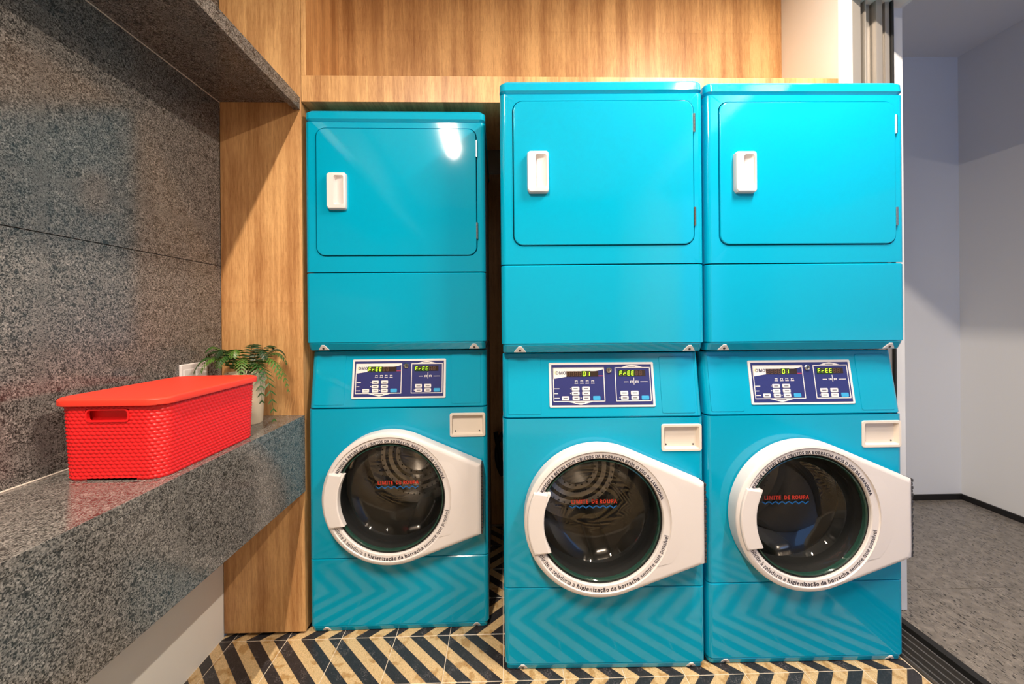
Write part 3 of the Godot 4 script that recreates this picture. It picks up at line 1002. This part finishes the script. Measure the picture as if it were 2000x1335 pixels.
func corridor() -> void:
	var fl := struct("floor_corridor", slab(Vector3(1.545, -0.12, CORRIDOR_BACK), Vector3(CORRIDOR_X, -0.004, CORRIDOR_END)), M.dark_aluminium)
	fl.set_meta("label", "flecked grey corridor floor")
	for i in 3:
		for j in 7:
			var xa := maxf(1.546, 0.99 + i * 0.8)
			var xb := minf(CORRIDOR_X, 1.79 + i * 0.8) - 0.002
			var za := maxf(CORRIDOR_BACK, -2.52 - 0.8 + j * 0.8)
			var zb := minf(CORRIDOR_END, -2.52 + j * 0.8) - 0.002
			if zb - za < 0.01: continue
			part("floor_tile", slab(Vector3(xa, -0.01, za), Vector3(xb, 0.0, zb), 0.001), M.flecked_floor, fl)
	struct("wall_corridor_back", slab(Vector3(1.55, -0.12, CORRIDOR_BACK - 0.15), Vector3(CORRIDOR_X + 0.15, CORRIDOR_CEIL, CORRIDOR_BACK)), M.corridor_paint)
	struct("wall_corridor_right", slab(Vector3(CORRIDOR_X, -0.12, CORRIDOR_BACK), Vector3(CORRIDOR_X + 0.15, CORRIDOR_CEIL, CORRIDOR_END)), M.corridor_paint)
	struct("wall_corridor_left", slab(Vector3(1.545, 0, CORRIDOR_BACK), Vector3(1.615, CORRIDOR_CEIL, -1.60), 0.004, 2), M.corridor_paint)
	struct("wall_corridor_near", slab(Vector3(1.60, -0.12, 1.25), Vector3(1.615, CORRIDOR_CEIL, CORRIDOR_END)), M.corridor_paint)
	struct("trim_2", slab(Vector3(1.60, 2.41, -1.60), Vector3(1.615, CORRIDOR_CEIL, 1.25)), M.corridor_paint)
	struct("ceiling_corridor", slab(Vector3(1.60, CORRIDOR_CEIL, CORRIDOR_BACK - 0.15), Vector3(CORRIDOR_X + 0.15, CORRIDOR_CEIL + 0.15, CORRIDOR_END)), M.corridor_paint)
	struct("baseboard_back", slab(Vector3(1.616, 0.0, CORRIDOR_BACK), Vector3(CORRIDOR_X, 0.035, CORRIDOR_BACK + 0.012), 0.002), M.black_base)
	struct("baseboard_right", slab(Vector3(CORRIDOR_X - 0.012, 0.0, CORRIDOR_BACK + 0.012), Vector3(CORRIDOR_X, 0.035, CORRIDOR_END), 0.002), M.black_base)
	# sliding door: upright frame with grooves, floor track
	var fr := struct("door_1", slab(Vector3(1.373, 0.012, PANEL_Z - 0.045), Vector3(1.544, 2.41, PANEL_Z - 0.03)), M.aluminium, "aluminium sliding door frame")
	for q in [[1.373, 1.407, 0.0, "aluminium"], [1.411, 1.418, -0.012, "aluminium"], [1.424, 1.429, 0.0, "aluminium"], [1.433, 1.462, -0.022, "aluminium"], [1.468, 1.494, 0.0, "aluminium"], [1.498, 1.51, -0.02, "aluminium"], [1.512, 1.53, -0.008, "aluminium"], [1.532, 1.54, 0.0, "black_rubber"]]:
		part("frame_profile", slab(Vector3(q[0], 0.012, PANEL_Z - 0.03), Vector3(q[1], 2.41, PANEL_Z + q[2]), 0.0015), M[q[3]], fr)
	var tr := thing("sliding_door_track", "dark aluminium sliding door track with several rails on the floor", "track", Vector3(0, 0, 0))
	part("bed", slab(Vector3(1.372, -0.03, PANEL_Z - 0.03), Vector3(1.544, -0.014, 1.25)), M.track_metal, tr)
	for q in [[1.374, 1.381, 0.010, "track_metal"], [1.396, 1.402, 0.010, "track_metal"], [1.425, 1.431, 0.010, "track_metal"], [1.455, 1.461, 0.010, "track_metal"], [1.484, 1.49, 0.010, "track_metal"], [1.515, 1.543, 0.011, "black_rubber"]]:
		part("rail", slab(Vector3(q[0], -0.014, PANEL_Z), Vector3(q[1], q[2], 1.25), 0.001), M[q[3]], tr)

func cabinetry() -> void:
	var p := thing("oak_wall_panel", "tall oak wall panel at the end of the granite counter", "panel")
	part("board", slab(Vector3(WALL_X + 0.001, 0.012, PANEL_Z - 0.02), Vector3(-0.748, CEIL, PANEL_Z), 0.0008), M.oak, p)
	part("return_board", slab(Vector3(-0.768, 0.012, -2.35), Vector3(-0.748, CEIL, PANEL_Z - 0.0205), 0.0008), M.oak, p)
	var n := thing("oak_niche_shelf", "oak niche with thick shelf board above the stacked machines", "shelf")
	part("shelf_board", slab(Vector3(-0.747, 2.004, -2.0), Vector3(1.316, 2.103, PANEL_Z), 0.001), M.oak, n)
	part("back_panel", slab(Vector3(-0.747, 2.1035, -1.90), Vector3(1.3165, CEIL, -1.88)), M.oak, n)
	part("recess_panel", slab(Vector3(-0.747, 0.012, -2.355), Vector3(1.316, 2.003, -2.335)), M.oak, n)
	part("side_panel", slab(Vector3(-0.747, 2.1035, -1.8795), Vector3(-0.729, CEIL, PANEL_Z - 0.001), 0.0008), M.oak, n)

func counter() -> void:
	var c := thing("granite_counter", "polished grey granite counter with deep front apron along the left wall", "counter")
	part("top", slab(Vector3(WALL_X + 0.001, 0.801, PANEL_Z + 0.001), Vector3(-0.743, 0.826, COUNTER_END), 0.001), M.granite, c)
	part("apron", slab(Vector3(-0.763, 0.54, PANEL_Z + 0.001), Vector3(-0.743, 0.8005, COUNTER_END), 0.001), M.granite, c)
	part("sealant_bead", slab(Vector3(WALL_X + 0.0008, 0.826, PANEL_Z + 0.001), Vector3(WALL_X + 0.004, 0.8295, COUNTER_END), 0.001), M.sealant, c)
	var s := thing("granite_shelf", "grey granite wall shelf with lipped front edge above the counter", "shelf")
	part("board", slab(Vector3(WALL_X + 0.001, 2.0, PANEL_Z + 0.001), Vector3(-0.752, 2.02, COUNTER_END), 0.0008), M.granite, s)
	part("lip", slab(Vector3(-0.776, 1.973, PANEL_Z + 0.001), Vector3(-0.752, 1.9995, COUNTER_END), 0.0008), M.granite, s)
	part("sealant_bead", slab(Vector3(WALL_X + 0.0008, 1.9965, PANEL_Z + 0.001), Vector3(WALL_X + 0.003, 2.0, COUNTER_END), 0.001), M.sealant, s)

func basket() -> void:
	# rectangular storage basket, woven relief moulded in the sides
	var t := thing("storage_basket", "red woven plastic storage basket with flat lid on the granite counter", "basket", Vector3(-0.879, 0.826, -1.116))
	var hx := 0.117
	var hz := 0.182
	var h := 0.175
	var r := 0.04
	var out := PackedVector2Array()                       # plan, counter-clockwise seen from above in (x, -z)
	var fine := round_rect(-hx, hx, -hz, hz, r, 24)
	var per := 0.0
	for i in fine.size(): per += fine[i].distance_to(fine[(i + 1) % fine.size()])
	var cols := 92
	var sub := 4
	var steps := cols * sub
	var seg := 0
	var acc := 0.0
	var pos := []
	for k in steps:
		var want := per * k / steps
		while acc + fine[seg].distance_to(fine[(seg + 1) % fine.size()]) < want:
			acc += fine[seg].distance_to(fine[(seg + 1) % fine.size()])
			seg += 1
		var a := fine[seg]
		var b2 := fine[(seg + 1) % fine.size()]
		var d := (b2 - a).normalized()
		pos.append([a + d * (want - acc), Vector2(d.y, -d.x)])
	var rows := 21
	var vs := rows * 4
	var loops := []
	for v in vs + 1:
		var y := h * v / vs
		var taper := 0.008 * (1.0 - y / h)
		var l := PackedVector3Array()
		for k in steps:
			var q: Vector2 = pos[k][0]
			var nrm: Vector2 = pos[k][1]
			var rowi := v / 4
			var ph := float(k) / sub + (0.5 if rowi % 2 == 1 else 0.0)
			var bump := 0.0021 * sin(PI * fposmod(float(v), 4.0) / 4.0) * (0.15 + 1.05 * absf(sin(PI * ph)))
			if v < 2 or v > vs - 3: bump = 0.0
			q += nrm * (bump - taper)
			l.append(Vector3(q.x, y + 0.001, -q.y))
		loops.append(l)
	var body := MB.new()
	var inside := func(p: Vector3) -> bool:               # carrying slots in the two short sides
		var w := 0.047 - 0.25 * maxf(0.0, 0.16 - p.y) * 0.4
		return absf(p.x) < w and p.y > 0.133 and p.y < 0.161 and absf(p.z) > 0.1
	for v in vs:
		for k in steps:
			var i := (k + 1) % steps
			var c: Vector3 = (loops[v][k] + loops[v + 1][i]) / 2.0
			if inside.call(c): continue
			# the front short side stands on two broad feet
			if v < 2 and absf(c.x) < 0.055 and absf(c.z) > 0.1: continue
			body.tri(loops[v + 1][k], loops[v + 1][i], loops[v][i]); body.tri(loops[v + 1][k], loops[v][i], loops[v][k])
	var inner := []
	for v in [0, vs]:
		var l := PackedVector3Array()
		for p in loops[v]: l.append(Vector3(p.x * 0.95, p.y + (0.006 if v == 0 else 0.0), p.z * 0.93))
		inner.append(l)
	body.loft([inner[1], inner[0]], false, true)
	part("body", body, M.basket_red, t, 50.0)
	for s in [1.0, -1.0]:
		var rim := MB.new()
		var oh := round_rect(-0.0475, 0.0475, 0.1325, 0.1615, 0.009, 5)
		var ih := round_rect(-0.044, 0.044, 0.1355, 0.1585, 0.007, 5)
		var zf := 0.1825
		rim.loft([lift(oh, zf - 0.004), lift(oh, zf + 0.0012), lift(ih, zf + 0.0012), lift(ih, zf - 0.006)], false, false)
		var o := part("slot_rim", rim, M.basket_red, t)
		if s < 0: o.rotation.y = PI
	var lid := MB.new()
	var L := func(d: float, y: float) -> PackedVector3Array:
		var l := PackedVector3Array()
		for q in round_rect(-hx - 0.008 + d, hx + 0.008 - d, -hz - 0.008 + d, hz + 0.008 - d, r, 10): l.append(Vector3(q.x, y, -q.y))
		return l
	lid.loft([L.call(0.0, h - 0.006), L.call(-0.001, h - 0.004), L.call(-0.001, h + 0.006), L.call(0.001, h + 0.0095), L.call(0.004, h + 0.011), L.call(0.02, h + 0.0115), L.call(0.024, h + 0.0105)], false, true)
	part("lid", lid, M.lid_red, t)

func fern() -> void:
	var t := thing("potted_fern", "small green fern in a cream pot behind the red basket", "plant", Vector3(-0.893, 0.826, -1.45))
	part("pot", lathe_y([[0.048, 0.0], [0.05, 0.003], [0.06, 0.165], [0.062, 0.167], [0.062, 0.177], [0.056, 0.177], [0.054, 0.16]], 40), M.pot_cream, t)
	var so := MB.new()
	var l := PackedVector3Array()
	for j in 24: l.append(Vector3(cos(TAU * j / 24) * 0.055, 0.165, -sin(TAU * j / 24) * 0.055))
	so.loft([l], false, true)
	part("soil", so, M.soil, t)
	# fronds: [heading in degrees (0 = towards +x, 90 = towards the viewer), reach, rise, droop, tone]
	var fr := [[18, .135, .085, .09, 1], [42, .14, .075, .15, 0], [-8, .12, .095, .06, 0], [64, .12, .085, .07, 1], [95, .11, .09, .05, 0], [125, .12, .085, .06, 1], [150, .135, .095, .09, 0], [172, .12, .105, .06, 2], [200, .12, .1, .04, 0],
		[255, .09, .11, .02, 2], [300, .09, .11, .03, 2], [335, .11, .105, .05, 2], [30, .1, .11, .05, 2], [110, .09, .11, .04, 2], [30, .15, .06, .2, 0], [140, .1, .115, .03, 0], [80, .08, .11, .04, 1], [5, .14, .075, .13, 1], [185, .1, .11, .08, 0]]
	for f in fr:
		var a := deg_to_rad(f[0])
		var dir := Vector3(cos(a), 0, sin(a))
		var side := Vector3(-sin(a), 0, cos(a))
		var pts := PackedVector3Array()
		for k in 15:
			var s := k / 14.0
			pts.append(Vector3(0, 0.17, 0) + dir * (0.012 + f[1] * (1.0 - pow(1.0 - s, 1.35))) + Vector3.UP * (f[2] * sin(minf(s * 1.9, PI / 2)) - f[3] * pow(maxf(0.0, s - 0.3) / 0.7, 1.7)))
		var b := MB.new()
		b.tube(pts, 0.0013, 5, 0.0005)
		for k in range(2, 15):
			for half in 1:
				for s2 in [-1.0, 1.0]:
					var q := pts[k] if half == 0 or k == 14 else (pts[k] + pts[k + 1]) / 2.0
					var along := (pts[mini(k + 1, 14)] - pts[k - 1]).normalized()
					var u: float = (k + half * 0.5) / 15.0
					var ln := 0.031 * sin(PI * clampf(0.16 + 0.8 * u, 0.0, 1.0)) + 0.003
					var d: Vector3 = (side * s2 * 0.9 + along * 0.5 + Vector3(0, -0.22, 0)).normalized()
					var wv := along * 0.0038
					var up: Vector3 = along.cross(d).normalized() * 0.0012 * s2
					var m: Vector3 = q + d * ln * 0.45 + up
					var tip: Vector3 = q + d * ln - Vector3(0, ln * 0.14, 0)
					b.tri(q - wv * 0.6, m - wv, m); b.tri(q - wv * 0.6, m, q + wv * 0.6); b.tri(q + wv * 0.6, m, m + wv)
					b.tri(m - wv, tip, m); b.tri(m, tip, m + wv)
		part("frond", b, M["leaf_%d" % f[4]], t, 60.0)

func socket() -> void:
	var t := thing("wall_socket", "white wall socket plate on the granite beside the fern", "socket", Vector3(WALL_X, 0.99, -1.415))
	part("plate", slab(Vector3(0, -0.05, -0.06), Vector3(0.009, 0.05, 0.06), 0.003, 2), M.white_plastic, t)
	for z in [-0.028, 0.028]:
		part("insert", slab(Vector3(0.008, -0.032, z - 0.022), Vector3(0.0115, 0.032, z + 0.022), 0.0015), M.white_plastic, t)

func hose() -> void:
	var t := thing("drain_hose", "black looped drain hose hanging on the wall behind the machines", "hose")
	var pts := PackedVector3Array()
	for k in 40:
		var s := k / 39.0
		var a := -PI / 2 + TAU * 0.9 * s
		pts.append(Vector3(0.04 + 0.075 * cos(a) , 0.29 + 0.14 * sin(a) + 0.14, -2.285 + 0.02 * s))
	var b := MB.new()
	b.tube(pts, 0.011, 10)
	part("tube", b, M.black_rubber, t)
	var c := MB.new()
	c.tube(PackedVector3Array([pts[39], pts[39] + Vector3(-0.015, 0.12, 0.0), pts[39] + Vector3(-0.035, 0.24, 0.0)]), 0.013, 10)
	part("elbow", c, M.black_rubber, t)
